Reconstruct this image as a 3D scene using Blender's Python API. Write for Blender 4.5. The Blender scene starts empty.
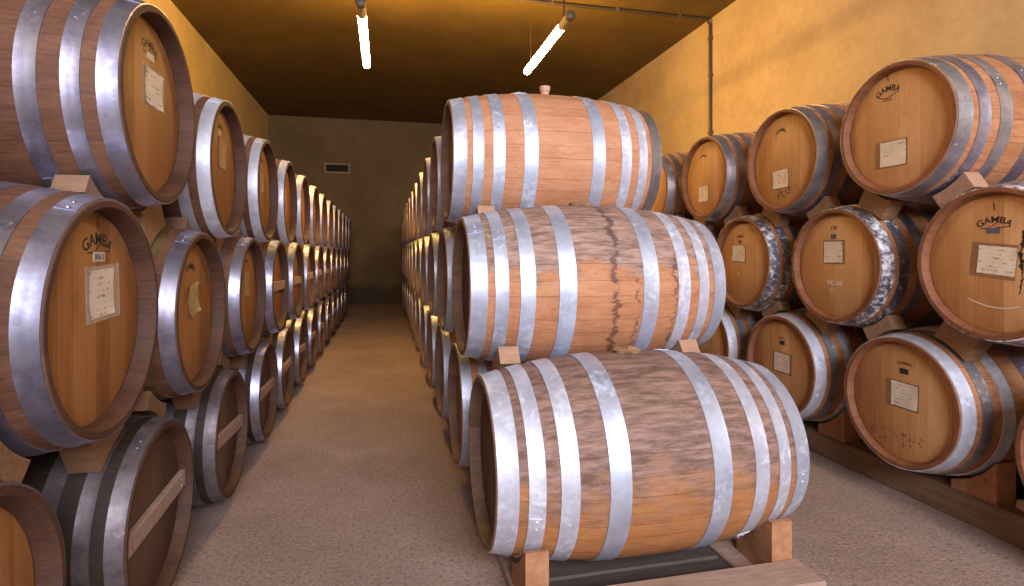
import bpy, math, random
from mathutils import Vector, Matrix
random.seed(7)
PI = math.pi
C = bpy.context.scene.collection
FL = 1.24                      # height of the lens above the cellar floor
CEIL = FL + 3.25
XL, XR, YB, YF = -2.69, 4.40, 14.05, -3.6

# ------------------------------------------------------------------ helpers
def mesh_obj(name, verts, faces, mat=None, parent=None, smooth=False, loc=None, rot=None):
    me = bpy.data.meshes.new(name)
    me.from_pydata([tuple(v) for v in verts], [], faces)
    me.validate(); me.update()
    if smooth:
        me.shade_smooth()
    o = bpy.data.objects.new(name, me); C.objects.link(o)
    if mat: me.materials.append(mat)
    if parent: o.parent = parent
    if loc: o.location = loc
    if rot: o.rotation_euler = rot
    return o

class MB:
    def __init__(s): s.v = []; s.f = []
    def add(s, v, f):
        n = len(s.v); s.v += [tuple(x) for x in v]; s.f += [tuple(i + n for i in q) for q in f]
    def box(s, a, b, bev=0.0):
        x0, y0, z0 = a; x1, y1, z1 = b
        if bev <= 0:
            s.add([(x0,y0,z0),(x1,y0,z0),(x1,y1,z0),(x0,y1,z0),(x0,y0,z1),(x1,y0,z1),(x1,y1,z1),(x0,y1,z1)],
                  [(0,3,2,1),(4,5,6,7),(0,1,5,4),(1,2,6,5),(2,3,7,6),(3,0,4,7)]); return
        e = bev; V = []
        for (cx, sx) in ((x0, 1), (x1, -1)):
            for (cy, sy) in ((y0, 1), (y1, -1)):
                for (cz, sz) in ((z0, 1), (z1, -1)):
                    V += [(cx, cy+sy*e, cz+sz*e), (cx+sx*e, cy, cz+sz*e), (cx+sx*e, cy+sy*e, cz)]
        idx = lambda i, j, k, a: ((i*2+j)*2+k)*3+a
        F = []
        for i in (0, 1): F.append([idx(i,0,0,0), idx(i,1,0,0), idx(i,1,1,0), idx(i,0,1,0)])
        for j in (0, 1): F.append([idx(0,j,0,1), idx(1,j,0,1), idx(1,j,1,1), idx(0,j,1,1)])
        for k in (0, 1): F.append([idx(0,0,k,2), idx(1,0,k,2), idx(1,1,k,2), idx(0,1,k,2)])
        for i in (0, 1):
            for j in (0, 1): F.append([idx(i,j,0,0), idx(i,j,1,0), idx(i,j,1,1), idx(i,j,0,1)])
            for k in (0, 1): F.append([idx(i,0,k,0), idx(i,1,k,0), idx(i,1,k,2), idx(i,0,k,2)])
        for j in (0, 1):
            for k in (0, 1): F.append([idx(0,j,k,1), idx(1,j,k,1), idx(1,j,k,2), idx(0,j,k,2)])
        for i in (0, 1):
            for j in (0, 1):
                for k in (0, 1): F.append([idx(i,j,k,0), idx(i,j,k,1), idx(i,j,k,2)])
        c = Vector(((x0+x1)/2, (y0+y1)/2, (z0+z1)/2))
        G = []
        for q in F:
            p = [Vector(V[i]) for i in q]
            n = (p[1]-p[0]).cross(p[2]-p[0]); m = sum(p, Vector())/len(p)
            G.append(q if n.dot(m-c) > 0 else q[::-1])
        s.add(V, G)
    def prism(s, poly, a0, a1, axis=0):
        """poly: 2-D outline, extruded along the axis from a0 to a1"""
        n = len(poly)
        def mk(p, a):
            return (a, p[0], p[1]) if axis == 0 else ((p[0], a, p[1]) if axis == 1 else (p[0], p[1], a))
        V = [mk(p, a0) for p in poly] + [mk(p, a1) for p in poly]
        s.add(V, [tuple(range(n))[::-1], tuple(range(n, 2*n))] + [(i, (i+1) % n, n+(i+1) % n, n+i) for i in range(n)])
    def lathe_x(s, prof, n=64, closed=False):
        """prof: list of (x, r) revolved round the x axis"""
        V = []; F = []
        for (x, r) in prof:
            for k in range(n):
                a = 2*PI*k/n; V.append((x, r*math.cos(a), r*math.sin(a)))
        m = len(prof); rng = range(m if closed else m-1)
        for i in rng:
            j = (i+1) % m
            for k in range(n):
                l = (k+1) % n
                F.append((i*n+k, i*n+l, j*n+l, j*n+k))
        s.add(V, F)
    def cyl(s, p, q, r0, r1=None, n=16):
        r1 = r0 if r1 is None else r1
        p = Vector(p); q = Vector(q); d = (q-p).normalized()
        u = d.orthogonal().normalized(); w = d.cross(u)
        V = []
        for c, r in ((p, r0), (q, r1)):
            for k in range(n):
                a = 2*PI*k/n; V.append(c + u*(r*math.cos(a)) + w*(r*math.sin(a)))
        s.add(V, [tuple(range(n))[::-1], tuple(range(n, 2*n))] + [(k, (k+1) % n, n+(k+1) % n, n+k) for k in range(n)])
    def build(s, name, mat=None, parent=None, **kw):
        return mesh_obj(name, s.v, s.f, mat, parent, **kw)

def sharp_smooth(o, ang=35):
    me = o.data
    me.shade_smooth()
    try:
        me.set_sharp_from_angle(angle=math.radians(ang))
    except Exception:
        pass
    return o

def tag(o, label=None, cat=None, group=None, kind=None):
    if label: o['label'] = label
    if cat: o['category'] = cat
    if group: o['group'] = group
    if kind: o['kind'] = kind
    return o

def empty(name, loc=(0, 0, 0), rz=0.0):
    o = bpy.data.objects.new(name, None); C.objects.link(o)
    o.empty_display_size = .1
    o.location = loc; o.rotation_euler = (0, 0, rz)
    return o

def copy_tree(o, parent=None):
    c = o.copy(); C.objects.link(c)
    if parent: c.parent = parent
    for ch in list(o.children): copy_tree(ch, c)
    return c

# ------------------------------------------------------------------ materials
class NT:
    def __init__(s, name):
        s.m = bpy.data.materials.new(name); s.m.use_nodes = True
        s.t = s.m.node_tree; s.t.nodes.clear()
        s.out = s.n('ShaderNodeOutputMaterial')
        s.b = s.n('ShaderNodeBsdfPrincipled')
        s.l(s.b.outputs[0], s.out.inputs[0])
    def n(s, t, **kw):
        x = s.t.nodes.new(t)
        for k, v in kw.items(): setattr(x, k, v)
        return x
    def l(s, a, b): s.t.links.new(a, b)
    def val(s, inp, v):
        if isinstance(v, bpy.types.NodeSocket): s.l(v, inp)
        else: inp.default_value = v
    def math(s, op, a, b=0.0, c=0.0, clamp=False):
        x = s.n('ShaderNodeMath', operation=op, use_clamp=clamp)
        s.val(x.inputs[0], a); s.val(x.inputs[1], b); s.val(x.inputs[2], c)
        return x.outputs[0]
    def coord(s, out='Object', scale=(1, 1, 1), loc=(0, 0, 0), rnd=False):
        tc = s.n('ShaderNodeTexCoord'); mp = s.n('ShaderNodeMapping')
        mp.inputs['Scale'].default_value = scale; mp.inputs['Location'].default_value = loc
        s.l(tc.outputs[out], mp.inputs[0])
        r = mp.outputs[0]
        if rnd:
            oi = s.n('ShaderNodeObjectInfo'); va = s.n('ShaderNodeVectorMath', operation='ADD')
            mu = s.n('ShaderNodeMath', operation='MULTIPLY'); mu.inputs[1].default_value = 37.0
            s.l(oi.outputs['Random'], mu.inputs[0]); s.l(r, va.inputs[0]); s.l(mu.outputs[0], va.inputs[1])
            r = va.outputs[0]
        return r
    def noise(s, vec, scale=5, detail=4, rough=.55, dist=0.0):
        x = s.n('ShaderNodeTexNoise'); s.l(vec, x.inputs['Vector'])
        x.inputs['Scale'].default_value = scale; x.inputs['Detail'].default_value = detail
        x.inputs['Roughness'].default_value = rough; x.inputs['Distortion'].default_value = dist
        return x.outputs['Fac']
    def ramp(s, fac, stops):
        x = s.n('ShaderNodeValToRGB'); s.l(fac, x.inputs[0])
        e = x.color_ramp.elements
        while len(e) < len(stops): e.new(.5)
        for k, (p, c) in zip(e, stops):
            k.position = p; k.color = (c[0], c[1], c[2], 1) if hasattr(c, '__len__') else (c, c, c, 1)
        return x.outputs[0]
    def mix(s, fac, a, b, mode='MIX'):
        x = s.n('ShaderNodeMix', data_type='RGBA', blend_type=mode)
        s.val(x.inputs[0], fac)
        for i, v in ((6, a), (7, b)):
            if isinstance(v, bpy.types.NodeSocket): s.l(v, x.inputs[i])
            else: x.inputs[i].default_value = (v[0], v[1], v[2], 1)
        return x.outputs[2]
    def bump(s, h, strength=.3, dist=.01):
        x = s.n('ShaderNodeBump'); x.inputs['Strength'].default_value = strength
        x.inputs['Distance'].default_value = dist; s.l(h, x.inputs['Height'])
        s.l(x.outputs[0], s.b.inputs['Normal'])
    def set(s, **kw):
        for k, v in kw.items(): s.val(s.b.inputs[k.replace('_', ' ')], v)
        return s.m

def stave_mat(name, dark, mid, light, dust=None, drip=False, dustlevel=.1):
    t = NT(name)
    tc = t.n('ShaderNodeTexCoord'); sp = t.n('ShaderNodeSeparateXYZ'); t.l(tc.outputs['Object'], sp.inputs[0])
    oi = t.n('ShaderNodeObjectInfo')
    ang = t.math('ARCTAN2', sp.outputs[1], sp.outputs[2])
    a = t.math('MULTIPLY_ADD', ang, 30/(2*PI), 40.0)
    a = t.math('ADD', a, t.math('MULTIPLY', t.math('SINE', t.math('MULTIPLY', a, 2.4)), .16))
    cell = t.math('FLOOR', a); fr = t.math('FRACT', a)
    wn = t.n('ShaderNodeTexWhiteNoise', noise_dimensions='2D')
    cb = t.n('ShaderNodeCombineXYZ'); t.l(cell, cb.inputs[0]); t.l(oi.outputs['Random'], cb.inputs[1]); t.l(cb.outputs[0], wn.inputs['Vector'])
    grain = t.noise(t.coord('Object', (4, 45, 45), rnd=True), 2.2, 6, .65)
    blot = t.noise(t.coord('Object', (2.5, 5, 5), rnd=True), 2.5, 5, .7)
    f = t.math('ADD', t.math('MULTIPLY', grain, .52), t.math('MULTIPLY', wn.outputs['Value'], .13))
    f = t.math('ADD', f, t.math('MULTIPLY', blot, .48))
    col = t.ramp(f, [(.25, dark), (.52, mid), (.8, light)])
    # dark worn flecks in the wood
    fl = t.noise(t.coord('Object', (14, 60, 60), rnd=True), 2.0, 4, .7)
    col = t.mix(t.math('MULTIPLY', t.ramp(fl, [(.57, 0.), (.68, 1.)]), .5), col, dark)
    if dust:
        dn = t.noise(t.coord('Object', (3, 7, 5)), 1.6, 6, .7)
        dm = t.math('ADD', t.math('MULTIPLY', sp.outputs[2], 2.2), t.math('MULTIPLY', dn, 1.5))
        lo = .75 - dustlevel
        msk = t.ramp(dm, [(lo, 0.), (min(lo+.42, 1.), .85)])
        dc = t.mix(t.ramp(t.noise(t.coord('Object', (5, 28, 28)), 1.7, 5, .7), [(.38, 0.), (.62, 1.)]), dust, tuple(c*.30 for c in dust))
        col = t.mix(msk, col, dc)
    if drip:
        wob = t.noise(t.coord('Object', (0, 7, 10)), 1.0, 7, .75)
        brk = t.noise(t.coord('Object', (9, 14, 14)), 1.6, 5, .75)
        for x0, w, z0 in ((-.03, .022, 2.0), (-.31, .013, .18), (-.13, .010, .05)):
            d = t.math('ABSOLUTE', t.math('SUBTRACT', t.math('ADD', sp.outputs[0], t.math('MULTIPLY', t.math('SUBTRACT', wob, .5), .22)), x0))
            thin = t.math('MULTIPLY', t.math('SUBTRACT', brk, .34), w*4.2)
            mk = t.ramp(t.math('SUBTRACT', thin, d), [(0., 0.), (.008, 1.)])
            mk = t.math('MULTIPLY', mk, t.math('GREATER_THAN', sp.outputs[1], 0.0))
            mk = t.math('MULTIPLY', mk, t.math('LESS_THAN', sp.outputs[2], z0))
            col = t.mix(t.math('MULTIPLY', mk, .72), col, (.07, .03, .035))
    seam = t.math('LESS_THAN', t.math('ABSOLUTE', t.math('SUBTRACT', fr, .5)), .487)
    inv = t.math('SUBTRACT', 1.0, seam)
    col = t.mix(t.math('MULTIPLY', inv, .5), col, tuple(c*.5 for c in dark))
    h = t.math('ADD', t.math('MULTIPLY', grain, .5), seam)
    h = t.math('ADD', h, t.math('MULTIPLY', fl, .5))
    t.bump(h, .55, .005)
    return t.set(Base_Color=col, Roughness=t.math('MULTIPLY_ADD', grain, .25, .60))

def head_mat(name, dark, mid, light, grime=.25):
    t = NT(name)
    tc = t.n('ShaderNodeTexCoord'); sp = t.n('ShaderNodeSeparateXYZ'); t.l(tc.outputs['Object'], sp.inputs[0])
    oi = t.n('ShaderNodeObjectInfo')
    a = t.math('ADD', t.math('MULTIPLY_ADD', sp.outputs[1], 11.0, 20.3), t.math('MULTIPLY', oi.outputs['Random'], 3))
    a = t.math('ADD', a, t.math('MULTIPLY', t.math('SINE', t.math('MULTIPLY', a, 2.9)), .15))
    cell = t.math('FLOOR', a); fr = t.math('FRACT', a)
    wn = t.n('ShaderNodeTexWhiteNoise', noise_dimensions='2D')
    cb = t.n('ShaderNodeCombineXYZ'); t.l(cell, cb.inputs[0]); t.l(oi.outputs['Random'], cb.inputs[1]); t.l(cb.outputs[0], wn.inputs['Vector'])
    grain = t.noise(t.coord('Object', (1, 60, 3.0), rnd=True), 1.6, 6, .6)
    big = t.noise(t.coord('Object', (1, 9, 2.5), rnd=True), 1.3, 4, .6)
    f = t.math('ADD', t.math('MULTIPLY', grain, .42), t.math('MULTIPLY', wn.outputs['Value'], .30))
    f = t.math('ADD', f, t.math('MULTIPLY', big, .36))
    col = t.ramp(f, [(.25, dark), (.52, mid), (.8, light)])
    fl = t.noise(t.coord('Object', (1, 60, 28), rnd=True), 1.3, 3, .7)
    g = t.noise(t.coord('Object', (1, 5, 4), rnd=True), 1.5, 5, .75)
    col = t.mix(t.math('MULTIPLY', t.ramp(fl, [(.66, 0.), (.72, 1.)]), grime*1.6), col, tuple(c*.35 for c in dark))
    col = t.mix(t.math('MULTIPLY', t.ramp(g, [(.52, 0.), (.78, 1.)]), grime*2), col, tuple(c*.6 for c in dark))
    seam = t.math('LESS_THAN', t.math('ABSOLUTE', t.math('SUBTRACT', fr, .5)), .492)
    col = t.mix(t.math('MULTIPLY', t.math('SUBTRACT', 1.0, seam), .45), col, tuple(c*.5 for c in dark))
    t.bump(t.math('ADD', t.math('MULTIPLY', grain, .5), seam), .22, .003)
    return t.set(Base_Color=col, Roughness=t.math('MULTIPLY_ADD', grain, .25, .42))

def hoop_mat(name, base, dark, flake=(.80, .80, .84), amount=.5, rough=.38, metal=.75, rust=.1, soft=.16):
    t = NT(name)
    v = t.coord('Object', (1, 1, 1), rnd=True)
    n1 = t.noise(v, 9, 5, .7); n2 = t.noise(v, 42, 4, .7); n3 = t.noise(v, 5, 3, .6)
    col = t.mix(t.ramp(n1, [(.38, 0.), (.66, 1.)]), base, dark)
    lo = .70 - .28*amount
    fm = t.ramp(t.math('ADD', t.math('MULTIPLY', n2, .55), t.math('MULTIPLY', n3, .5)), [(lo, 0.), (min(lo+soft, 1), 1.)])
    col = t.mix(fm, col, flake)
    rn = t.noise(v, 17, 5, .75)
    rm = t.math('MULTIPLY', t.ramp(rn, [(.64, 0.), (.72, 1.)]), rust*3, clamp=True)
    col = t.mix(rm, col, (.16, .09, .07))
    t.bump(t.math('ADD', t.math('MULTIPLY', n1, .6), t.math('MULTIPLY', fm, .4)), .22, .004)
    me = t.math('MULTIPLY', t.math('SUBTRACT', 1.0, t.math('MULTIPLY', fm, .65)), metal)
    ro = t.math('ADD', t.math('MULTIPLY', fm, .22), t.math('MULTIPLY_ADD', n1, .25, rough-.1))
    return t.set(Base_Color=col, Metallic=me, Roughness=ro)

def timber_mat(name, dark, light, scale=(3, 30, 30), dirt=.3):
    t = NT(name)
    g = t.noise(t.coord('Object', scale, rnd=True), 2.0, 6, .65)
    b = t.noise(t.coord('Object', (4, 4, 4), rnd=True), 2.0, 5, .7)
    col = t.mix(t.ramp(t.math('ADD', t.math('MULTIPLY', g, .6), t.math('MULTIPLY', b, .4)), [(.35, 0.), (.65, 1.)]), dark, light)
    col = t.mix(t.math('MULTIPLY', t.ramp(b, [(.5, 0.), (.75, 1.)]), dirt), col, tuple(c*.4 for c in dark))
    t.bump(g, .35, .006)
    return t.set(Base_Color=col, Roughness=.75)

def plain(name, col, rough=.6, metal=0.0, **kw):
    t = NT(name)
    n = t.noise(t.coord('Object'), 30, 3, .6)
    c = t.mix(n, tuple(x*.85 for x in col), tuple(min(x*1.12, 1) for x in col))
    return t.set(Base_Color=c, Roughness=rough, Metallic=metal, **kw)

def plaster_mat(name, a, b, stain=(.2, .12, .05), low=0.0):
    t = NT(name)
    n1 = t.noise(t.coord('Object', (1, 1, 1)), .9, 7, .65)
    n2 = t.noise(t.coord('Object', (1, 1, 1)), 14, 6, .7)
    n3 = t.noise(t.coord('Object', (1, 1, 1)), 2.6, 7, .75, .6)
    col = t.mix(t.ramp(t.math('ADD', t.math('MULTIPLY', n1, .7), t.math('MULTIPLY', n2, .3)), [(.36, 0.), (.62, 1.)]), a, b)
    col = t.mix(t.math('MULTIPLY', t.ramp(n3, [(.60, 0.), (.74, 1.)]), .38), col, stain)
    if low > 0:        # rising damp above the floor: a dark band with a ragged edge
        sp = t.n('ShaderNodeSeparateXYZ'); tc = t.n('ShaderNodeTexCoord'); t.l(tc.outputs['Object'], sp.inputs[0])
        hh = t.math('ADD', sp.outputs[2], t.math('MULTIPLY', t.noise(t.coord('Object'), 3.5, 5, .6), -.35))
        mk = t.ramp(hh, [(low*.3, 1.), (low*.55, 0.)])
        col = t.mix(t.math('MULTIPLY', mk, .7), col, (.05, .035, .025))
    t.bump(t.math('ADD', t.math('MULTIPLY', n2, .6), n3), .45, .02)
    return t.set(Base_Color=col, Roughness=.85)

M = {}
M['stave'] = stave_mat('oak_staves', (.16, .055, .022), (.38, .155, .065), (.58, .29, .14))
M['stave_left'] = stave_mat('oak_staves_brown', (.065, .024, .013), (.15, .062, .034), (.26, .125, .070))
M['stave_shade'] = stave_mat('oak_staves_shaded', (.012, .007, .006), (.03, .016, .012), (.06, .034, .026))  # shade over the bottom left row, painted into the stave colour
M['stave_front'] = stave_mat('oak_staves_dusty', (.20, .065, .02), (.42, .17, .055), (.55, .27, .11), dust=(.33, .21, .185), dustlevel=.30)
M['stave_drip'] = stave_mat('oak_staves_stained', (.24, .085, .035), (.48, .21, .10), (.62, .33, .18), dust=(.46, .31, .26), drip=True, dustlevel=-.12)
M['stave_top'] = stave_mat('oak_staves_pale', (.27, .10, .04), (.50, .22, .11), (.66, .35, .20))
M['head'] = head_mat('oak_head', (.40, .175, .06), (.60, .30, .12), (.70, .40, .19), .16)
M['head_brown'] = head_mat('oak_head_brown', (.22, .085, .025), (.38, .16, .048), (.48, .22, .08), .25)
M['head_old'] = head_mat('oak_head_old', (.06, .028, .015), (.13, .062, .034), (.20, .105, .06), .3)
M['chime'] = stave_mat('oak_chime', (.14, .05, .02), (.28, .11, .048), (.40, .17, .08))
M['chime_red'] = stave_mat('oak_chime_red', (.10, .032, .014), (.21, .075, .032), (.32, .125, .055))
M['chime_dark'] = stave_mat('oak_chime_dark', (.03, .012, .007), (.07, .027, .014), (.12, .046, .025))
M['chime_grey'] = stave_mat('oak_chime_grey', (.11, .055, .035), (.20, .11, .07), (.30, .18, .12))
M['hoop_lilac'] = hoop_mat('galvanised_lilac', (.50, .49, .62), (.24, .23, .32), (.72, .71, .84), .32, .40, .88)
M['hoop_white'] = hoop_mat('galvanised_white', (.68, .70, .82), (.50, .51, .62), (.76, .78, .88), .6, .46, .45)
M['hoop_bright'] = hoop_mat('galvanised_bright', (.62, .68, .82), (.44, .47, .60), (.72, .77, .90), .5, .46, .6)
M['hoop_grey'] = hoop_mat('galvanised_grey', (.50, .48, .52), (.27, .26, .29), (.72, .69, .72), .35, .38, .8)
M['hoop_flaky'] = hoop_mat('galvanised_flaking', (.30, .29, .36), (.16, .15, .20), (.84, .82, .86), .72, .40, .75, .1, .10)
M['hoop_rust'] = hoop_mat('shaded_rusty_hoop', (.25, .21, .23), (.12, .095, .10), (.42, .38, .44), .3, .5, .6, .35)  # rusty hoop, its tone lowered to paint in the lower-left shade
M['hoop_brass'] = hoop_mat('yellowed_hoop', (.42, .32, .14), (.24, .17, .08), (.6, .5, .3), .3, .4, .7)
M['block'] = timber_mat('pine_block', (.32, .175, .105), (.50, .30, .19), (3, 26, 26), .2)
M['block_brown'] = timber_mat('pine_block_brown', (.24, .13, .085), (.38, .23, .15), (3, 26, 26), .2)
M['block_dark'] = timber_mat('pine_block_dark', (.20, .10, .05), (.38, .20, .10))
M['chock'] = timber_mat('chock_wood', (.30, .13, .06), (.55, .28, .14), (12, 12, 12), .3)
M['beam'] = timber_mat('beam_wood', (.16, .09, .055), (.34, .20, .12), (26, 2, 26), .4)
M['beam_dusty'] = timber_mat('beam_wood_dusty', (.30, .19, .14), (.50, .34, .27), (4, 26, 26), .3)
M['board_dark'] = timber_mat('board_dark', (.06, .042, .038), (.13, .095, .085), (2, 30, 30), .4)
M['bung'] = timber_mat('bung_wood', (.48, .25, .16), (.66, .40, .28), (10, 10, 10), .1)
M['paper'] = None
def paper_mat(name, base):
    t = NT(name)
    # rows of small dark handwriting marks
    tc = t.n('ShaderNodeTexCoord'); sp = t.n('ShaderNodeSeparateXYZ'); t.l(tc.outputs['Object'], sp.inputs[0])
    row = t.math('FRACT', t.math('MULTIPLY', sp.outputs[2], 60))
    inrow = t.math('LESS_THAN', t.math('ABSOLUTE', t.math('SUBTRACT', row, .5)), .24)
    w = t.noise(t.coord('Object', (1, 160, 60), rnd=True), 1.2, 3, .8)
    w2 = t.noise(t.coord('Object', (1, 30, 40), rnd=True), 1.1, 2, .6)
    mk = t.math('MULTIPLY', inrow, t.math('GREATER_THAN', t.math('MULTIPLY', w, w2), .30))
    edge = t.noise(t.coord('Object', rnd=True), 12, 4, .6)
    c = t.mix(t.ramp(edge, [(.4, 0.), (.7, 1.)]), base, tuple(x*.8 for x in base))
    c = t.mix(t.math('MULTIPLY', mk, .6), c, (.10, .06, .05))
    return t.set(Base_Color=c, Roughness=.55)
M['paper'] = paper_mat('paper_cream', (.84, .70, .56))
M['paper_tan'] = paper_mat('paper_tan', (.50, .33, .15))
t = NT('plastic_sleeve')
n = t.noise(t.coord('Object', rnd=True), 14, 3, .6, .5); t.bump(n, .5, .01)
M['sleeve'] = t.set(Base_Color=(.42, .22, .12, 1), Roughness=.14, Alpha=.55)
t = NT('plastic_sleeve_clear')
n = t.noise(t.coord('Object', rnd=True), 16, 3, .6, .8); t.bump(n, .6, .012)
M['sleeve_clear'] = t.set(Base_Color=(.75, .62, .50, 1), Roughness=.10, Alpha=.35)
M['ink'] = plain('black_ink', (.035, .025, .025), .6)
M['ink_faint'] = plain('faded_ink', (.16, .07, .035), .7)
M['ink_red'] = plain('red_brown_ink', (.30, .07, .03), .7)
M['ink_blue'] = plain('blue_grey_ink', (.10, .10, .15), .6)
M['chalk'] = plain('white_chalk', (.75, .68, .60), .9)
M['tag'] = plain('serial_plate', (.62, .52, .42), .5)
M['cap'] = plain('lamp_end_plastic', (.10, .075, .05), .5)
M['body'] = plain('lamp_body_grey', (.40, .33, .22), .5)
M['conduit'] = plain('conduit_steel', (.07, .045, .025), .5, .3)
t = NT('lamp_tube_glow')
t.set(Base_Color=(1, .9, .7, 1), Emission_Color=(1.0, .60, .17, 1), Emission_Strength=128.0)
M['glow'] = t.m
M['wall'] = plaster_mat('plaster_ochre', (.44, .30, .15), (.61, .44, .24), (.22, .14, .06))
M['wall_bright'] = plaster_mat('plaster_yellow', (.62, .43, .15), (.78, .56, .22), (.40, .25, .09))
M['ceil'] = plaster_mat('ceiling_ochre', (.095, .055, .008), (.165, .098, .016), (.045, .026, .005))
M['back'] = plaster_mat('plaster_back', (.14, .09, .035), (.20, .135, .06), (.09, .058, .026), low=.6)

t = NT('floor_gravelly_concrete')
v = t.coord('Object')
n1 = t.noise(v, 1.3, 6, .7); n2 = t.noise(v, 120, 2, .8); n3 = t.noise(v, 60, 3, .7); n4 = t.noise(v, 5, 6, .75, .5)
col = t.mix(t.ramp(n1, [(.35, 0.), (.65, 1.)]), (.29, .198, .167), (.41, .295, .255))
col = t.mix(t.math('MULTIPLY', t.ramp(n4, [(.52, 0.), (.70, 1.)]), .45), col, (.29, .195, .165))
col = t.mix(t.math('MULTIPLY', t.ramp(n2, [(.54, 0.), (.62, 1.)]), .55), col, (.72, .59, .54))
col = t.mix(t.math('MULTIPLY', t.ramp(n3, [(.54, 0.), (.62, 1.)]), .65), col, (.13, .085, .075))
t.bump(t.math('ADD', t.math('MULTIPLY', n3, .8), t.math('MULTIPLY', n2, .5)), .55, .012)
M['floor'] = t.set(Base_Color=col, Roughness=.88)

# ------------------------------------------------------------------ room
def slab(name, a, b, mat):
    m = MB(); m.box(a, b); o = m.build(name, mat); tag(o, kind='structure'); return o
slab('floor', (XL-.3, YF-2.5, -.15), (XR+.3, YB+.3, 0), M['floor'])
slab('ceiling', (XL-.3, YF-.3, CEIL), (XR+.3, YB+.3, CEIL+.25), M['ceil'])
slab('wall_left', (XL-.3, YF-.3, 0), (XL, YB, CEIL), M['wall_bright'])
slab('wall_right', (XR, YF-.3, 0), (XR+.3, YB, CEIL), M['wall'])
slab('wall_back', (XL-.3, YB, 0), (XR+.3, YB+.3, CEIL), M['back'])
m = MB()
DX0, DX1, DH = -1.0, 2.6, 4.2
HB = 2.2
m.box((XL, YF-.3, 0), (DX0, YF, CEIL)); m.box((DX1, YF-.3, 0), (XR, YF, CEIL)); m.box((DX0, YF-.3, DH), (DX1, YF, CEIL)); m.box((DX0, YF-.3, 0), (DX1, YF, HB))
tag(m.build('wall_front', M['back']), kind='structure')
m = MB()
m.box((DX0, YF-.28, HB), (DX0+.08, YF+.03, DH), .008); m.box((DX1-.08, YF-.28, HB), (DX1, YF+.03, DH), .008); m.box((DX0+.08, YF-.28, DH-.1), (DX1-.08, YF+.03, DH), .008); m.box((DX0+.08, YF-.28, HB), (DX1-.08, YF+.03, HB+.08), .008)
tag(m.build('added_window_1', M['beam']), kind='structure')  # unseen window added behind the camera to let daylight in

def P(X, Y, Z):            # survey frame (right, up from lens, ahead) -> world
    return (X, Z, Y + FL)

# ------------------------------------------------------------------ barrels
RH, DEPTH = .309, .045
def prof(L, RB, x, off=0.0):
    u = abs(2*x/L)
    return RH + (RB-RH)*(1 - u**2.15) + off

def staves_mesh(L, RB, name='staves'):
    h = L/2; pr = []
    RI = RH - .024
    pr += [(-h+DEPTH+.012, .05), (-h+DEPTH+.012, RI-.006), (-h+.012, RI-.001), (-h, RI+.006), (-h, RH-.003), (-h+.003, RH)]
    n = 30
    for i in range(1, n): 
        x = -h + L*i/n; pr.append((x, prof(L, RB, x)))
    pr += [(h-.003, RH), (h, RH-.003), (h, RI+.006), (h-.012, RI-.001), (h-DEPTH-.012, RI-.006), (h-DEPTH-.012, .05)]
    m = MB(); m.lathe_x(pr, 72)
    o = m.build(name); me = o.data
    # flip so normals look outwards
    me.flip_normals()
    me.materials.append(M['stave']); me.materials.append(M['chime'])
    for p in me.polygons:
        if abs(p.center.x) > h-.0031 or math.hypot(p.center.y, p.center.z) < RI+.0062: p.material_index = 1
    sharp_smooth(o, 40)
    return o

def hoop_mesh(L, RB, x0, x1, rot):
    m = MB(); th = .0034; k = 5
    out = [(x0 + (x1-x0)*i/k, prof(L, RB, x0 + (x1-x0)*i/k, th)) for i in range(k+1)]
    inn = [(x, r-th-.0006) for x, r in out]
    bead = .0012
    out[0] = (out[0][0], out[0][1]+bead); out[-1] = (out[-1][0], out[-1][1]+bead)
    ring = out + inn[::-1]
    m.lathe_x(ring, 72, True)
    # riveted lap joint
    xm = (x0+x1)/2; w = .16
    seg = 6
    V = []
    for i in range(seg+1):
        a = rot + w*(i/seg - .5)
        for xx in (x0+.002, x1-.002):
            r = prof(L, RB, xx, th+.0026); V.append((xx, r*math.cos(a), r*math.sin(a)))
    F = [(2*i, 2*i+1, 2*i+3, 2*i+2) for i in range(seg)]
    n0 = len(V)
    for i in (0, seg):
        a = rot + w*(i/seg - .5)
        for xx in (x0+.002, x1-.002):
            r = prof(L, RB, xx, th-.0005); V.append((xx, r*math.cos(a), r*math.sin(a)))
    F += [(0, 1, n0+1, n0), (2*seg, 2*seg+1, n0+3, n0+2)]
    m.add(V, F)
    for da in (-.045, .045):
        a = rot + da; r = prof(L, RB, xm, th+.002)
        d = Vector((0, math.cos(a), math.sin(a)))
        m.cyl(Vector((xm, 0, 0)) + d*r, Vector((xm, 0, 0)) + d*(r+.0035), .007, .004, 10)
    o = m.build('hoop')
    sharp_smooth(o, 40)
    return o

HP = [(.004, .066), (.094, .144), (.188, .244), (.335, .402)]
def text_mesh(s, size):
    cu = bpy.data.curves.new('lettering', 'FONT'); cu.body = s; cu.size = size; cu.extrude = 0.0; cu.offset = size*.022
    cu.align_x = 'CENTER'; cu.align_y = 'BOTTOM_BASELINE' if hasattr(cu, 'align_y') and False else cu.align_y
    o = bpy.data.objects.new('lettering', cu); C.objects.link(o)
    bpy.context.view_layer.update()
    dg = bpy.context.evaluated_depsgraph_get()
    me = bpy.data.meshes.new_from_object(o.evaluated_get(dg))
    vs = [tuple(v.co) for v in me.vertices]; fs = [tuple(p.vertices) for p in me.polygons]
    bpy.data.objects.remove(o); bpy.data.curves.remove(cu); bpy.data.meshes.remove(me)
    return vs, fs

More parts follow.
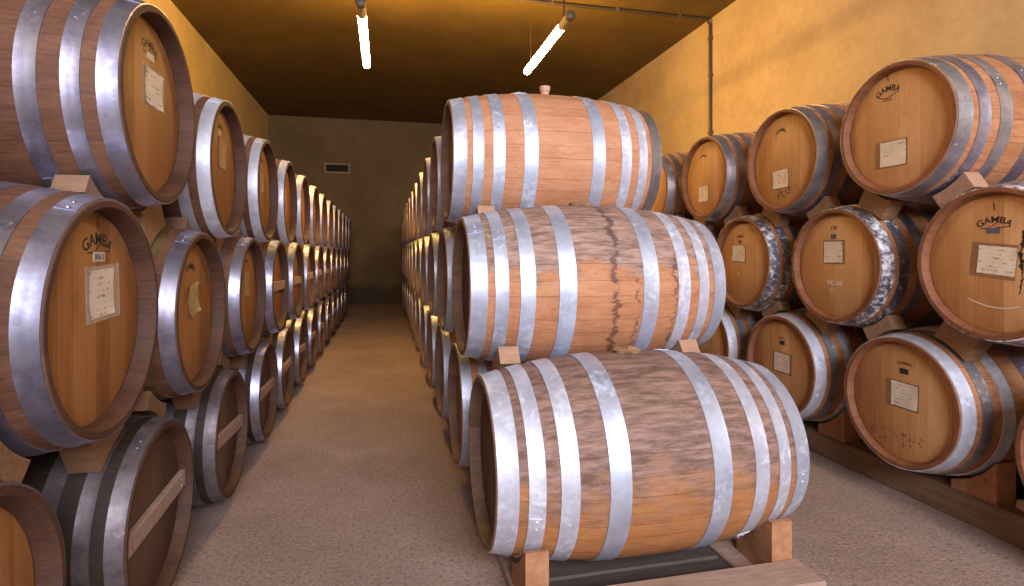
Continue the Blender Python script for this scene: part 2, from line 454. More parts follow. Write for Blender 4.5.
def put_text(parent, s, size, y, z, mat, arc=0.0, stretch=1.0, tilt=0.0, name='stamp', extra=None):
    """lettering that lies on the head, readable from outside (local +X)"""
    vs, fs = text_mesh(s, size)
    m = MB(); V = []
    for (a, b, _) in vs:
        a *= stretch
        if arc:
            R = arc; th = a/R; aa = (R+b)*math.sin(th); bb = (R+b)*math.cos(th) - R
        else: aa, bb = a, b
        ca, sa = math.cos(tilt), math.sin(tilt)
        V.append((.0009, y + aa*ca - bb*sa, z + aa*sa + bb*ca))
    m.add(V, fs)
    if extra: extra(m)
    return m.build(name, mat, parent)

def stroke(m, pts, w, x=.0008):
    for (p, q) in zip(pts, pts[1:]):
        d = Vector((q[0]-p[0], q[1]-p[1])); n = Vector((-d.y, d.x)).normalized()*w/2
        m.add([(x, p[0]-n.x, p[1]-n.y), (x, q[0]-n.x, q[1]-n.y), (x, q[0]+n.x, q[1]+n.y), (x, p[0]+n.x, p[1]+n.y)], [(0, 1, 2, 3)])

def head_parts(root, L, side):
    """one head, its own mesh, origin on its outer face"""
    m = MB(); n = 72; R = RH-.0285
    m.lathe_x([(0, .001), (0, R-.012), (-.006, R), (-.016, R), (-.016, .001)], n)
    o = m.build('head', M['head'], root, loc=(side*(L/2-DEPTH), 0, 0), rot=(0, 0, 0 if side > 0 else PI))
    return sharp_smooth(o, 30)

def make_barrel(L, RB, bung='low'):
    root = empty('wine_barrel')
    st = staves_mesh(L, RB); st.parent = root
    f = head_parts(root, L, 1); b = head_parts(root, L, -1)
    i = 0
    sc = L/1.08
    for side in (1, -1):
        for (a, c) in HP:
            x0, x1 = (L/2-c*sc, L/2-a*sc) if side > 0 else (-L/2+a*sc, -L/2+c*sc)
            hm = hoop_mesh(L, RB, x0, x1, random.uniform(0, 2*PI)); hm.parent = root; hm.data.materials.append(M['hoop_grey'])
            i += 1
    m = MB()
    if bung == 'low':
        m.cyl((0, 0, RB-.006), (0, 0, RB+.016), .024, .027, 20)
    elif bung == 'tall':
        m.cyl((0, 0, RB-.006), (0, 0, RB+.03), .021, .024, 20); m.cyl((0, 0, RB+.03), (0, 0, RB+.056), .028, .031, 20)
    else:            # a crumpled cloth-wrapped bung, squashed flat
        rr = random.Random(3)
        n = 14
        prev = None; V = []; F = []
        rings = [(.042, -.004), (.045, .006), (.034, .016), (.018, .02), (.004, .014)]
        for (r, z) in rings:
            for k in range(n):
                a = 2*PI*k/n; q = r*(1+rr.uniform(-.28, .28))
                V.append((q*math.cos(a)*1.15, q*math.sin(a)*.7, RB+z+rr.uniform(-.004, .008)))
        for i_ in range(len(rings)-1):
            for k in range(n): F.append((i_*n+k, i_*n+(k+1) % n, (i_+1)*n+(k+1) % n, (i_+1)*n+k))
        F.append(tuple(range((len(rings)-1)*n, len(rings)*n)))
        m.add(V, F)
    bg = m.build('bung', M['bung' if bung != 'cloth' else 'block_dark'], root); sharp_smooth(bg, 50)
    return root

def override(o, mat):
    o.material_slots[0].link = 'OBJECT'; o.material_slots[0].material = mat

def dress(root, stave=None, head=None, hoops=None, chime='chime'):
    hs = [c for c in root.children if c.name.startswith('hoop')]
    for c in root.children:
        if c.name.startswith('staves') and stave:
            override(c, M[stave])
            c.material_slots[1].link = 'OBJECT'; c.material_slots[1].material = M[chime]
    he = [c for c in root.children if c.name.startswith('head')]
    he.sort(key=lambda c: -c.location.x)
    if head: override(he[0], M[head]); override(he[1], M[head])
    if hoops:
        for i, c in enumerate(hs):
            override(c, M[hoops if isinstance(hoops, str) else hoops[i % len(hoops)]])
    return he[0]

def crossbar(head, tilt=0.0, mat='beam_dusty'):
    m = MB(); R = RH-.034
    m.box((.0005, -R, -.032), (.024, R, .032), .003)
    for y in (-R*.82, R*.82):
        for z in (-.013, .013): m.cyl((.0235, y, z), (.0265, y, z), .005, .004, 8)
    o = m.build('crossbar', M[mat], head, rot=(tilt, 0, 0))
    return o

def paper(head, y, z, w, h, tilt=0.0, mat='paper', sleeve=None, curl=.002, sw=.175, sh=.132, sdx=-.012):
    if sleeve:
        m = MB(); m.box((.0004, -sw/2, -sh/2), (.0016, sw/2, sh/2))
        s = m.build('plastic_sleeve', M[sleeve], head, loc=(0, y+sdx, z), rot=(tilt, 0, 0))
    m = MB(); n = 6; V = []; F = []
    for i in range(n+1):
        for j in range(n+1):
            a = i/n-.5; b = j/n-.5
            V.append((.0022 + curl*(abs(a)*2)**3*(abs(b)*2)**2, a*w, b*h))
    k = len(V); V += [(x-.0005, a, b) for x, a, b in V]
    for i in range(n):
        for j in range(n):
            q = (i*(n+1)+j, (i+1)*(n+1)+j, (i+1)*(n+1)+j+1, i*(n+1)+j+1)
            F.append(q); F.append(tuple(r+k for r in q[::-1]))
    m.add(V, F)
    o = m.build('paper_label', M[mat], head, loc=(0, y, z), rot=(tilt, 0, 0))
    return o

def plate(head, y, z, w, h, mat, tilt=0.0, txt=None):
    m = MB(); m.box((.0003, -w/2, -h/2), (.0018, w/2, h/2))
    o = m.build('serial_plate', M[mat], head, loc=(0, y, z), rot=(tilt, 0, 0))
    if txt:
        # drawn straight on the head just above the plate face
        vs, fs = text_mesh(txt, h*.8); mm = MB(); mm.add([(.0021, a, b-h*.28) for a, b, _ in vs], fs)
        mm.build('lettering', M['ink'], head, loc=(0, y, z), rot=(tilt, 0, 0))
    return o

def logo(head, y, z, mat='ink', size=.036, line=True, tick=True, arc=.085, tilt=0.0, stretch=.95):
    def ex(m):
        if line:
            stroke(m, [(y-.055, z-.024), (y-.016, z-.022)], .0035)
            stroke(m, [(y-.016, z-.022), (y+.002, z-.006), (y+.014, z+.002)], .003)
            stroke(m, [(y+.006, z-.022), (y+.055, z-.020)], .0035)
        if tick:
            stroke(m, [(y-.001, z+.078), (y+.001, z+.052), (y+.007, z+.050)], .004)
    return put_text(head, 'GAMBA', size, y, z, M[mat], arc=arc, stretch=stretch, tilt=tilt, extra=ex)

ORD = ['nearest', 'second', 'third', 'fourth', 'fifth', 'sixth', 'seventh', 'eighth', 'ninth', 'tenth', 'eleventh', 'twelfth', 'thirteenth']
LW, RW = 1.08, .364
HP_wide = HP
HP = [(.004, .053), (.088, .130), (.180, .228), (.335, .395)]
proto = make_barrel(LW, RW)
HP = HP_wide
DEPTH = .030
proto_right = make_barrel(LW, RW)
DEPTH = .045
protoC1 = make_barrel(1.19, .384, 'cloth')
protoC2 = make_barrel(1.16, .376, 'cloth')
protoC3 = make_barrel(1.08, .371, 'tall')
used = [False]

def place(row, X, Y, Z, rz, src=None, jitter=True):
    """X: survey position of the head end that faces the aisle"""
    global used
    if src is not None: o = src; L = {protoC1: 1.19, protoC2: 1.16, protoC3: 1.08}[src]
    else:
        L = LW
        o = copy_tree(proto_right if row == 'right' else proto)
    cx = X - L/2 if row == 'left' else X + L/2
    o.location = P(cx, Y, Z)
    o.rotation_euler = (0, 0, 0 if row == 'left' else PI)
    # turn the cask about its own axis a little so that hoop joints do not line up
    return o

def seq(first, pitch, n):
    zs = list(first)
    while len(zs) < n: zs.append(zs[-1]+pitch)
    return zs

BAR = {}
def mk(key, row, X, Y, Z, src=None): 
    BAR[key] = (place(row, X, Y, Z, 0, src), X, Y, Z, row); return BAR[key][0]

# left-hand stack -----------------------------------------------------------
def lab(tier, i, stack, look):
    return '%s oak barrel, %s in the %s tier of the %s stack' % (look, ORD[i] + (' one' if i == 0 else ' from the front'), tier, stack)

LZ = seq([2.027, 2.84, 3.72, 4.55], .82, 13)
MZ = seq([1.675, 2.445, 3.32, 4.14, 4.96], .82, 13)
BZ = seq([1.19, 2.095, 2.97, 3.84, 4.58], .82, 13)
BS = .955      # the old casks of the bottom row are a little smaller
for i, z in enumerate(LZ):
    o = mk('L%d' % i, 'left', -.705, .475 if i == 0 else (.392 if i == 1 else .386), z)
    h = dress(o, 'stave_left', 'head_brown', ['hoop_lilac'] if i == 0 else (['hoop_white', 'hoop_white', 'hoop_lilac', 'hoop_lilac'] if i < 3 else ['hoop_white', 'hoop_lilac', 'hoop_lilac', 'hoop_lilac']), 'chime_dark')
    if i == 0:
        paper(h, .038, .068, .140, .118, 0, 'paper', 'sleeve_clear', .004, .172, .128, .0)
        plate(h, .012, .166, .056, .022, 'tag'); logo(h, .006, .195, 'ink', .036, True, False)
    elif i == 1:
        paper(h, .02, .07, .12, .13, -.02, 'paper_tan'); plate(h, -.02, .163, .04, .024, 'tag'); logo(h, -.01, .19, 'ink', .028, False, False)
    elif i < 5:
        paper(h, .0, .05, .12, .12, 0.03*i, 'paper_tan'); logo(h, .0, .18, 'ink_faint', .03, False, False)
    look = ['large foreground', 'white-hooped', 'white-hooped'][i] if i < 3 else 'brown'
    if i == 0: l = 'oak barrel with shiny plastic-sleeved label, nearest one atop the left stack'
    elif i == 1: l = 'white-hooped oak barrel with small plate and torn tan label, second atop the left stack'
    else: l = lab('top', i, 'left', look)
    tag(o, l, 'barrel', 'barrels in the top tier of the left stack')
for i, z in enumerate(MZ):
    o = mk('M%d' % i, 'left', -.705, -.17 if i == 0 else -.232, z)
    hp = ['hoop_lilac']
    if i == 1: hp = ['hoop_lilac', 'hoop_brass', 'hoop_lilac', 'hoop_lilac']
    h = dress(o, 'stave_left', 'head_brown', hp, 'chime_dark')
    if i == 0:
        paper(h, .040, .062, .132, .128, .05, 'paper', 'sleeve_clear', .003, .182, .15, .012)
        plate(h, .028, .160, .06, .026, 'tag', 0, '806-2'); logo(h, .022, .194, 'ink', .044, True, True, .10)
        l = 'big foreground oak barrel with creased paper label in plastic, middle tier of left stack'
    elif i == 1:
        paper(h, .0, .045, .115, .125, .22, 'paper_tan', None, .012); logo(h, -.02, .17, 'ink', .032, False, False)
        def ex(m): pass
        l = 'oak barrel with a yellowed hoop and tilted tan label, middle tier of left stack'
    elif i == 2:
        paper(h, .0, .06, .12, .13, 0, 'paper_tan'); logo(h, -.01, .18, 'ink_faint', .03, False, False)
        l = lab('middle', i, 'left', 'brown tan-labelled')
    else:
        crossbar(h, random.uniform(-.05, .05)); l = lab('middle', i, 'left', 'crossbarred')
    tag(o, l, 'barrel', 'barrels in the middle tier of the left stack')
for i, z in enumerate(BZ):
    o = mk('B%d' % i, 'left', -.725, -.75 if i == 0 else (-.872 if i == 1 else -.883), z)
    if i: o.scale = (BS,)*3; o.location.x = -.725 - LW*BS/2
    h = dress(o, 'stave_shade' if i else 'stave_left', 'head_brown' if i == 0 else 'head_old', ['hoop_rust'] if i < 3 else ['hoop_lilac'], 'chime_dark')
    if i > 0: crossbar(h, random.uniform(-.06, .06), 'beam_dusty')
    if i == 0: l = 'dark plain-headed oak barrel cut off by the bottom left corner of the photo'
    elif i == 1: l = 'old dusty shade-darkened oak barrel with a crossbar, second in the bottom tier of left stack'
    else: l = lab('bottom', i, 'left', 'old shade-darkened crossbarred')
    tag(o, l, 'barrel', 'barrels in the bottom tier of the left stack')

for tier, X, Y, zs in (('middle', -.705, -.13, (.79, -.03)), ('bottom', -.725, -.865, (.42, -.40)), ('top', -.705, .55, (.38,))):  # unseen barrels added to block light coming from behind
    for k, z in enumerate(zs):
        o = place('left', X, Y, z, 0)
        dress(o, 'stave_left', 'head_brown', ['hoop_lilac'], 'chime_dark')
        tag(o, 'added light-blocking oak barrel beside the photographer, %s tier of the left stack, %s' % (tier, ['just out of view', 'farther behind'][k]), 'barrel', 'added light-blocking barrels behind the photographer')

# middle stack -----------------------------------------------------------------
C1Z = seq([2.085, 2.96, 3.83], .855, 13)
C2Z = seq([2.531, 3.44, 4.30], .855, 12)
C3Z = seq([2.932, 3.81, 4.67], .855, 11)
for tier, ZS, X, Y, k, pr, tn in (('C1', C1Z, .352, -.784, 'stave_front', protoC1, 'bottom'), ('C2', C2Z, .332, -.151, 'stave_drip', protoC2, 'middle'), ('C3', C3Z, .312, .482, 'stave_top', protoC3, 'top')):
    for i, z in enumerate(ZS):
        o = mk('%s_%d' % (tier, i), 'middle', X if i == 0 else X+.006, Y if i == 0 else {'C1': -.80, 'C2': -.165, 'C3': .47}[tier], z, pr if i == 0 else None)
        if i == 0:
            h = dress(o, k, 'head_old', {'C1': ['hoop_white', 'hoop_white', 'hoop_white', 'hoop_bright', 'hoop_bright', 'hoop_white', 'hoop_white', 'hoop_bright']}.get(tier, ['hoop_bright']*4+['hoop_grey' if tier == 'C3' else 'hoop_bright', 'hoop_white', 'hoop_white', 'hoop_bright']), 'chime_grey')
            l = {'C1': 'dusty oak barrel lying crosswise on the floor timbers at the front of the middle stack',
                 'C2': 'front oak barrel with dark wine stains, middle tier of the middle stack',
                 'C3': 'clean oak barrel with an upright wooden bung, atop the front of the middle stack'}[tier]
        else:
            h = dress(o, 'stave', 'head_brown', ['hoop_bright', 'hoop_bright', 'hoop_grey'], 'chime_grey')
            l = lab(tn, i, 'middle', 'oak-brown')
            l = l.replace('oak-brown oak', 'silver-hooped oak')
        tag(o, l, 'barrel', 'barrels in the %s tier of the middle stack' % tn)

# right-hand stack ---------------------------------------------------------------
RZ = [2.184, 2.992, 3.845, 4.70, 5.55]
RMZ = [1.775, 2.59, 3.41, 4.27, 5.12]
RBZ = [1.375, 2.205, 3.035, 3.86, 4.70]
for i, z in enumerate(RZ):
    o = mk('R%d' % i, 'right', 2.355 if i == 0 else 2.375, [.593, .573, .576, .573, .573][i], z)
    h = dress(o, 'stave', 'head', ['hoop_grey', 'hoop_lilac', 'hoop_grey', 'hoop_lilac'], 'chime_red')
    if i == 0:
        paper(h, -.022, -.113, .138, .118, 0, 'paper', 'sleeve', .002, .176, .13, -.012); logo(h, -.05, .195, 'ink', .038, False, True, .085, .04)
        def ex(m): pass
        m = MB(); stroke(m, [(-.110, .178), (-.085, .166), (-.06, .160), (-.035, .165), (.0, .180)], .004)
        for k in range(7): stroke(m, [(-.078+.008*k, .146), (-.075+.008*k, .156)], .003)
        m.build('stamp', M['ink'], h)
        l = 'oak barrel with a white label low on its head, nearest one atop the right stack'
    elif i == 1:
        paper(h, -.02, -.112, .134, .112, .03, 'paper', 'sleeve', .003, .142, .12, 0); logo(h, -.015, .185, 'ink', .026, False, False, .05)
        m = MB(); rr = random.Random(5)
        for k in range(26):
            a = rr.uniform(-.045, .06); b = rr.uniform(-.235, -.19) + .4*max(a, 0); s = rr.uniform(.003, .009)
            stroke(m, [(a-s, b-s*.3), (a+s, b+s*.5)], s)
        tag(m.build('wine_stain', M['ink_faint'], h), kind='stuff')
        l = 'oak barrel with tilted label over a dark smudge, second atop the right stack'
    elif i == 2:
        paper(h, -.03, -.118, .130, .122, .0, 'paper', 'sleeve', .003, .138, .128, 0); logo(h, -.03, .17, 'ink', .026, False, True, .05)
        l = 'oak barrel beside the middle stack, third atop the right stack'
    else:
        l = lab('top', i, 'right', 'half-hidden')
    tag(o, l, 'barrel', 'barrels in the top tier of the right stack')
for i, z in enumerate(RMZ):
    o = mk('S%d' % i, 'right', 2.39, [-.043, -.069, -.066, -.066, -.066][i], z)
    h = dress(o, 'stave', 'head', ['hoop_flaky', 'hoop_flaky', 'hoop_lilac', 'hoop_grey'], 'chime_red')
    if i == 0:
        paper(h, .01, .012, .146, .115, -.10, 'paper', 'sleeve', .002, .178, .142, -.014); logo(h, .0, .168, 'ink', .036, True, True, .09, 0, 1.05)
        plate(h, -.003, .134, .052, .021, 'ink_blue')
        m = MB(); rr = random.Random(11); y = .112
        pts = []
        for k in range(26):
            z_ = .125 - k*.0095; y += rr.uniform(-.004, .0035)
            stroke(m, [(y, z_+.006), (y+rr.uniform(-.004, .004), z_-.007)], rr.uniform(.004, .020)*(1.0 if k < 17 else .35))
        tag(m.build('wine_stain', M['ink'], h), kind='stuff')
        m = MB(); a0 = [(-.105+.0125*k, -.150-.030*math.sin(k/16*PI*.8)) for k in range(17)]
        stroke(m, a0, .004); m.build('chalk_mark', M['chalk'], h)
        l = 'oak barrel with black drip stain and square label, cut off by the right edge'
    elif i == 1:
        paper(h, -.02, .074, .130, .116, .0, 'paper', 'sleeve', .002, .152, .132, .004); plate(h, -.018, .160, .038, .026, 'ink_blue')
        put_text(h, '179', .030, -.018, .196, M['ink'])
        put_text(h, 'FC 06', .036, -.010, -.108, M['chalk'], stretch=1.15); put_text(h, 'C1', .030, -.028, -.150, M['chalk'])
        l = 'oak barrel with white chalk writing under its label, middle tier of right stack'
    elif i == 2:
        paper(h, -.045, .063, .140, .112, -.03, 'paper', 'sleeve', .003, .15, .122, 0); plate(h, -.03, .145, .034, .022, 'ink_blue')
        logo(h, -.03, .175, 'ink_faint', .022, False, True, .09)
        m = MB(); stroke(m, [(-.06, -.078), (-.04, -.08)], .006); stroke(m, [(-.05, -.068), (-.05, -.092)], .006); m.build('chalk_mark', M['chalk'], h)
        l = 'oak barrel with a small chalk cross, third in the middle tier of right stack'
    else: l = lab('middle', i, 'right', 'hidden')
    tag(o, l, 'barrel', 'barrels in the middle tier of the right stack')
for i, z in enumerate(RBZ):
    o = mk('T%d' % i, 'right', 2.40, [-.76, -.718, -.706, -.706, -.706][i], z)
    h = dress(o, 'stave', 'head', ['hoop_white', 'hoop_grey', 'hoop_white', 'hoop_lilac'] if i else ['hoop_grey'], 'chime_red')
    if i == 1:
        paper(h, .018, .034, .140, .118, -.02, 'paper', 'sleeve', .002, .176, .130, -.012); plate(h, .017, .150, .044, .025, 'ink')
        put_text(h, 'GAMBA', .022, .02, .182, M['ink_red'], arc=.12, stretch=1.0)
        m = MB(); rr = random.Random(9)
        for k in range(60):
            a = rr.uniform(-.17, .14); b = -.145-.06*rr.random()-.1*abs(a)*0; s = rr.uniform(.002, .005)
            stroke(m, [(a, b), (a+s*rr.uniform(-.5, .5), b-s*2.4)], s)
        tag(m.build('wine_stain', M['ink_faint'], h), kind='stuff')
        l = 'oak barrel with dark square and speckled lower head, bottom tier of right stack'
    elif i == 2:
        paper(h, .004, .018, .140, .116, -.03, 'paper', 'sleeve', .002, .172, .130, 0); plate(h, .005, .142, .044, .024, 'ink')
        put_text(h, 'GAMBA', .018, .0, .168, M['ink_red'], arc=.05, stretch=.9)
        l = 'oak barrel behind the right end of the dusty front barrel, bottom tier of right stack'
    elif i == 0: l = 'oak barrel with only its left rim in view at the bottom right edge'
    elif i == 3:
        paper(h, .0, .02, .13, .115, 0, 'paper_tan'); l = lab('bottom', i, 'right', 'white-hooped')
    else: l = lab('bottom', i, 'right', 'hidden')
    tag(o, l, 'barrel', 'barrels in the bottom tier of the right stack')

for p_ in (proto, proto_right):
    for c in list(p_.children): bpy.data.objects.remove(c)
    bpy.data.objects.remove(p_)
bpy.context.view_layer.update()
# ------------------------------------------------------------------ wedge blocks between tiers
def sc_of(key):
    return BS if key[0] == 'B' and key != 'B0' else 1.0
def rad_of(key):
    o = BAR[key][0]
    if key == 'C1_0': return 1.19, .384
    if key == 'C2_0': return 1.16, .376
    if key == 'C3_0': return 1.08, .371
    return LW, RW

def wedge(up, lo, inset, label, group, mat='block', far=False, depth=.085, tw=.085):
    oU, XU, YU, ZU, row = BAR[up]; oL, XLo, YLo, ZLo, _ = BAR[lo]
    LU, RU = rad_of(up); LL, RL = rad_of(lo)
    sgn = -1 if row == 'left' else 1
    def end(X, L): return X + (sgn*L if far else 0)
    s2 = -sgn if far else sgn
    xa = end(XU, LU) + s2*inset; xb = xa + s2*depth
    def r_at(X, L, R, x, k): 
        c = X + sgn*L*k/2
        return prof(L, R, (x-c)/k, .0062)*k
    rU = max(r_at(XU, LU, RU, x, sc_of(up)) for x in (xa, xb)); rL = max(r_at(XLo, LL, RL, x, sc_of(lo)) for x in (xa, xb))
    d = Vector((ZU-ZLo, YU-YLo)); D = d.length; u = d/D; t = Vector((u.y, -u.x))
    base = Vector((ZLo, YLo))
    poly = []
    N = 8
    for i in range(N+1):
        q = -tw + 2*tw*i/N
        poly.append(base + t*q + u*(math.sqrt(rL**2-q*q)+.0008))
    for i in range(N+1):
        q = tw - 2*tw*i/N
        poly.append(base + t*q + u*(D - math.sqrt(rU**2-q*q)-.0008))
    gap = D-rU-rL
    if gap < .004: 
        return None
    mid = (ZLo+ZU)/2, (YLo+YU)/2
    m = MB(); m.prism([(p.x-mid[0], p.y-mid[1]) for p in poly], min(xa, xb)-xa, max(xa, xb)-xa, 0)
    o = m.build('wedge_block', M[mat]); o.location = P(xa, mid[1], mid[0])
    return tag(o, label, 'wooden block', group)

def wl(side, up, lo): pass
TN = {'L': 'top', 'M': 'middle', 'B': 'bottom', 'R': 'top', 'S': 'middle', 'T': 'bottom'}
for U, Lw, ZU, ZL, st, n in (('L', 'M', LZ, MZ, 'left', 5), ('M', 'B', MZ, BZ, 'left', 4), ('R', 'S', RZ, RMZ, 'right', 4), ('S', 'T', RMZ, RBZ, 'right', 4)):
    for i in range(n):
        for j in (i, i+1):
            if j >= len(ZL): continue
            sd = 'near' if ZL[j] < ZU[i] else 'far'
            name = 'wooden wedge under the %s side of the %s %s-tier barrel, %s stack' % (sd, ORD[i], TN[U], st)
            wedge('%s%d' % (U, i), '%s%d' % (Lw, j), .105, name, 'wedges between barrels of the %s stack' % st, 'block_dark' if sd == 'far' or U == 'M' else ('block_brown' if U == 'L' else 'block'))
for U, Lw, tn in (('C3', 'C2', 'top'), ('C2', 'C1', 'middle')):
    for i in range(2):
        for j in (i,):
            for far in (False, True):
                sd = 'near' if j == i else 'far'
                if sd == 'far' and far: continue
                wedge('%s_%d' % (U, i), '%s_%d' % (Lw, j), .125, 'pine wedge under the %s %s side of the %s %s-tier barrel, middle stack' % ('right' if far else 'left', sd, ORD[i], tn), 'wedges between barrels of the middle stack', 'block', far, .085, .08 if j == i else .05)

# ------------------------------------------------------------------ beams and chocks on the floor
def beam(name, a, b, mat, label, cat='timber', group=None, bev=.006):
    m = MB(); c = [(a[k]+b[k])/2 for k in range(3)]
    m.box([a[k]-c[k] for k in range(3)], [b[k]-c[k] for k in range(3)], bev)
    o = m.build(name, M[mat]); o.location = c; return tag(o, label, cat, group)
TR = FL-1.108      # top of the right-hand timbers
beam('floor_timber', (2.60, .9, 0), (2.76, 6.1, TR), 'beam', 'long brown timber along the aisle side under the right stack')
beam('floor_timber', (3.16, .9, 0), (3.30, 6.1, TR), 'beam', 'long brown timber under the rear half of the right stack')
TM = FL-1.195
beam('floor_timber', (.44, 1.60, 0), (.56, 12.8, TM), 'beam_dusty', 'dusty timber under the left ends of the middle stack')
beam('floor_timber', (1.30, 1.60, 0), (1.46, 12.8, TM), 'beam_dusty', 'dusty timber under the right ends of the middle stack')
beam('floor_plank', (.42, 1.615, TM), (1.475, 1.765, FL-1.122), 'beam_dusty', 'wide dusty plank laid across the floor timbers before the front barrel', 'plank')
beam('floor_timber', (-1.02, .8, 0), (-.90, 12.9, .024), 'beam', 'thin board under the aisle ends of the left stack')
for k, (z0, z1) in enumerate(((1.80, 1.96), (1.975, 2.14), (2.155, 2.33), (2.345, 2.50))):  # boards added as painted shadow beneath the barrel
    beam('floor_board', (.565, z0, 0), (1.295, z1, .035), 'board_dark', 'added shadow-dark board on the floor under the dusty front barrel, %s from the front' % ORD[k], 'board', 'added shadow-dark boards under the front barrel')
def chock(key, base, dz0, dz1, side, x0, x1, label, group, mat='chock', top=-.205):
    o_, X, Y, Z, row = BAR[key]; L, R = rad_of(key)
    sgn = -1 if row == 'left' else 1
    k = sc_of(key); cx = X + sgn*L*k/2
    r = k*max(prof(L, R, (x0-cx)/k, .006), prof(L, R, (x1-cx)/k, .006))
    poly = []
    N = 10
    for i in range(N+1):
        d = dz0 + (dz1-dz0)*i/N
        y = min(top, -math.sqrt(max(r*r-d*d, 0))-.001)
        poly.append((side*d, y))
    bY = base - FL - Y
    poly = [(p[0], max(p[1], bY+.002)) for p in poly] + [(side*dz1, bY), (side*dz0, bY)]
    mz = side*(dz0+dz1)/2
    m = MB(); m.prism([(p[0]-mz, p[1]-bY) for p in poly], -abs(x1-x0)/2, abs(x1-x0)/2, 0)
    o = m.build('chock_block', M[mat]); o.location = ((x0+x1)/2, Z+mz, base)
    return tag(o, label, 'wooden block', group)
G = 'chocks under the middle stack'
chock('C1_0', TM, .10, .31, -1, .45, .53, 'square-ended chock under the left end of the dusty front barrel', G)
chock('C1_0', TM, .10, .31, -1, 1.38, 1.465, 'orange end-grain chock under the right end of the dusty front barrel', G)
for i in range(1, 3):
    for sd in (-1, 1):
        chock('C1_%d' % i, TM, .10, .27, sd, .43, .53, 'chock on the %s side of the %s bottom barrel in the middle stack' % ('near' if sd < 0 else 'far', ORD[i]), G)
for i in range(4):
    for sd in (-1, 1):
        chock('T%d' % i, TR, .10, .30, sd, 2.61, 2.72, 'wooden chock on the %s side of the %s bottom barrel in the right stack' % ('near' if sd < 0 else 'far', ORD[i]), 'chocks under the right stack')
for i in range(5):
    for sd in (-1, 1):
        chock('B%d' % i, .024, .12, .30, sd, -1.0, -.90, 'dark chock on the %s side of the %s bottom barrel in the left stack' % ('near' if sd < 0 else 'far', ORD[i]), 'chocks under the left stack', 'block_dark', -.24)

# pale broken board lying on the right-hand timber
m = MB(); rr = random.Random(2)
pts = [(-.10, -.05), (-.05, -.065), (.03, -.05), (.085, -.06), (.09, .04), (.03, .06), (-.04, .05), (-.10, .055)]
n = len(pts)
V = [(x, y, 0) for x, y in pts] + [(x*.94, y*.9, .03+rr.uniform(-.006, .008)) for x, y in pts]
m.add(V, [tuple(range(n))[::-1], tuple(range(n, 2*n))] + [(i, (i+1) % n, n+(i+1) % n, n+i) for i in range(n)])
o = m.build('broken_board', plain('pale_dusty_board', (.62, .46, .38), .9)); o.location = (2.72, 1.79, TR); o.rotation_euler = (0, 0, 1.57)
tag(o, 'pale broken board lying on the timber at the right edge', 'board')

# ------------------------------------------------------------------ lamps
def lamp(X, z0, z1, label):
    Y = 2.30; h = FL+Y
    zc = z0
    root = empty('tube_lamp', (X, z0, h))
    Lt = z1-z0; cap = .30
    m = MB(); R = .043; n = 24
    def ring(prof_):
        V = []; F = []
        for (y, r) in prof_:
            for k in range(n): a = 2*PI*k/n; V.append((r*math.cos(a), y, r*math.sin(a)))
        for i in range(len(prof_)-1):
            for k in range(n): F.append((i*n+k, (i+1)*n+k, (i+1)*n+(k+1) % n, i*n+(k+1) % n))
        return V, F
    m.add(*ring([(cap, .001), (cap, R-.003), (cap+.01, R), (Lt-.03, R), (Lt-.01, R*.8), (Lt, .001)]))
    sharp_smooth(m.build('glowing_tube', M['glow'], root), 50)
    m = MB(); m.add(*ring([(.06, .001), (.06, R+.001), (cap-.002, R+.001), (cap-.002, .001)]))
    sharp_smooth(m.build('lamp_body', M['body'], root), 50)
    m = MB(); m.add(*ring([(0, .001), (0, R*.9), (.012, R+.006), (.055, R+.006), (.058, R), (.058, .001)]))
    sharp_smooth(m.build('end_cap', M['cap'], root), 50)
    for yy in (cap-.06, Lt-.22):
        m = MB()
        m.cyl((0, yy, R+.0), (0, yy, CEIL-h), .009 if yy < 1 else .003, None, 10); m.cyl((0, yy, CEIL-h-.02), (0, yy, CEIL-h), .035, .045, 16)
        m.box((-.012, yy-.012, R-.004), (.012, yy+.012, R+.02))
        m.build('hanger_rod', M['conduit'], root)
    return tag(root, label, 'lamp', 'glowing tube lamps under the ceiling')
lamp(-.22, 5.26, 7.06, 'glowing tube lamp hanging above the left aisle')
lamp(1.75, 5.10, 6.86, 'glowing tube lamp hanging above the middle stack')
#lamp(-.22, .55, 2.35, 'glowing tube lamp over the left aisle, above the photographer')
#lamp(1.75, .45, 2.21, 'glowing tube lamp over the middle, above the photographer')

# electrical conduit across the ceiling and down the right wall
m = MB(); yc = 6.88; r = .02
m.cyl((1.2, yc, CEIL-.03), (XR-.09, yc, CEIL-.03), r, None, 12)
m.cyl((XR-.09, yc, CEIL-.03), (XR-.03, yc, CEIL-.09), r, None, 12)
m.cyl((XR-.03, yc, CEIL-.09), (XR-.03, yc, 1.6), r, None, 12)
root = empty('electrical_conduit', (0, 0, 0))
m.build('conduit_pipe', M['conduit'], root)
m.box
for x in (2.1, 3.0, 3.9):
    q = MB(); q.box((x-.02, yc-.03, CEIL-.05), (x+.02, yc+.03, CEIL), .004); q.build('pipe_clip', M['cap'], root)
for z in (4.2, 3.7, 2.9, 2.1):
    q = MB(); q.box((XR-.05, yc-.03, z-.02), (XR, yc+.03, z+.02), .004); q.build('pipe_clip', M['cap'], root)
tag(root, 'thin dark conduit across the ceiling and down the right wall', 'pipe')

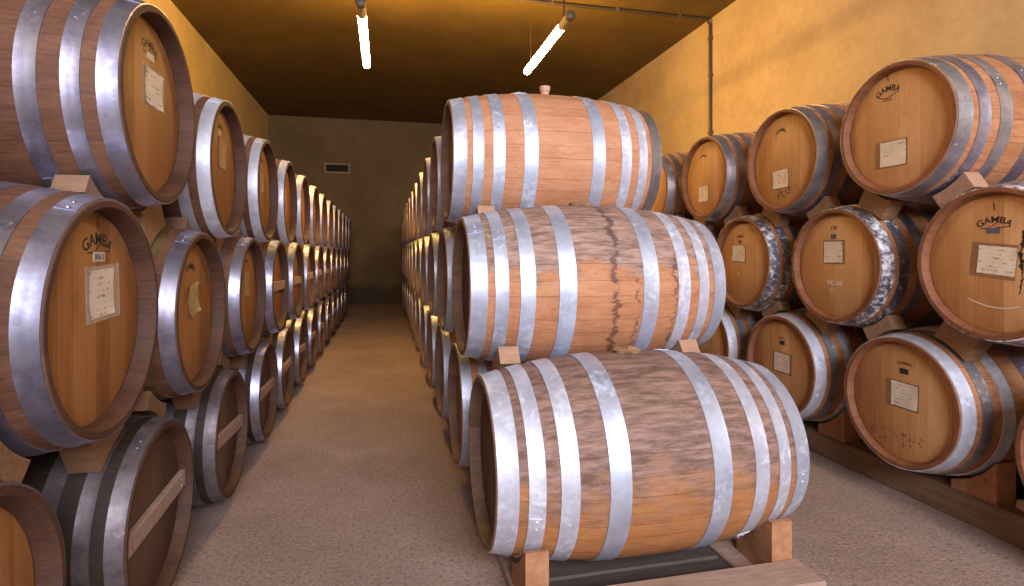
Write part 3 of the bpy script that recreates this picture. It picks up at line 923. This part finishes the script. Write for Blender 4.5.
# air vent on the back wall
xa, xb = -.02, .66
def back_pt(u, v):
    f, th = 556.56, .22393; xc = (u-512)/f
    dx = xc*math.cos(th)+math.sin(th); dz = -xc*math.sin(th)+math.cos(th); k = YB/dz
    return dx*k, (253-v)/f*k + FL
x0, z1 = back_pt(324.6, 163); x1, z0 = back_pt(350, 173.6)
root = empty('wall_vent', ((x0+x1)/2, YB, (z0+z1)/2))
w, h = (x1-x0)/2, (z1-z0)/2
m = MB(); e = .035
m.box((-w, -.03, -h), (w, 0, -h+e), .004); m.box((-w, -.03, h-e), (w, 0, h), .004); m.box((-w, -.03, -h+e), (-w+e, 0, h-e), .004); m.box((w-e, -.03, -h+e), (w, 0, h-e), .004)
m.build('vent_frame', plain('vent_frame_cream', (.36, .25, .13), .6), root)
m = MB()
m.box((-w+e, -.006, -h+e), (w-e, 0, h-e))
for k in range(5):
    z = -h+e+(k+.5)*(2*h-2*e)/5
    m.prism([(-.022, z-.012), (-.018, z-.016), (-.008, z+.012), (-.012, z+.014)], -w+e, w-e, 0)
m.build('vent_grille', plain('vent_dark', (.02, .018, .015), .7), root)
tag(root, 'small rectangular air vent with pale frame on the back wall', 'vent')

# ------------------------------------------------------------------ light
W = bpy.data.worlds.new('World'); bpy.context.scene.world = W; W.use_nodes = True
bg = W.node_tree.nodes['Background']; bg.inputs[0].default_value = (.80, .87, 1.0, 1); bg.inputs[1].default_value = 1.0
la = bpy.data.lights.new('added_daylight', 'AREA'); la.shape = 'RECTANGLE'; la.size = DX1-DX0-.3; la.size_y = DH-HB-.2  # area lamp standing in for daylight through the added window
la.energy = 460; la.color = (.90, .91, 1.0)
lo = bpy.data.objects.new('added_daylight', la); C.objects.link(lo)
lo.location = ((DX0+DX1)/2, YF-.12, (DH+HB)/2); lo.rotation_euler = (math.radians(90), 0, 0)

# ------------------------------------------------------------------ camera
cam = bpy.data.cameras.new('camera'); co = bpy.data.objects.new('camera', cam); C.objects.link(co)
cam.sensor_width = 36; cam.lens = 556.56/1024*36
co.location = (0, 0, FL); co.rotation_euler = (math.radians(90), 0, -.22393)
cam.shift_y = -40/1024; cam.clip_start = .02
S = bpy.context.scene; S.camera = co
S.view_settings.view_transform = 'Standard'; S.view_settings.look = 'None'
S.view_settings.gamma = 1; S.view_settings.use_curve_mapping = False
S.view_settings.exposure = .36
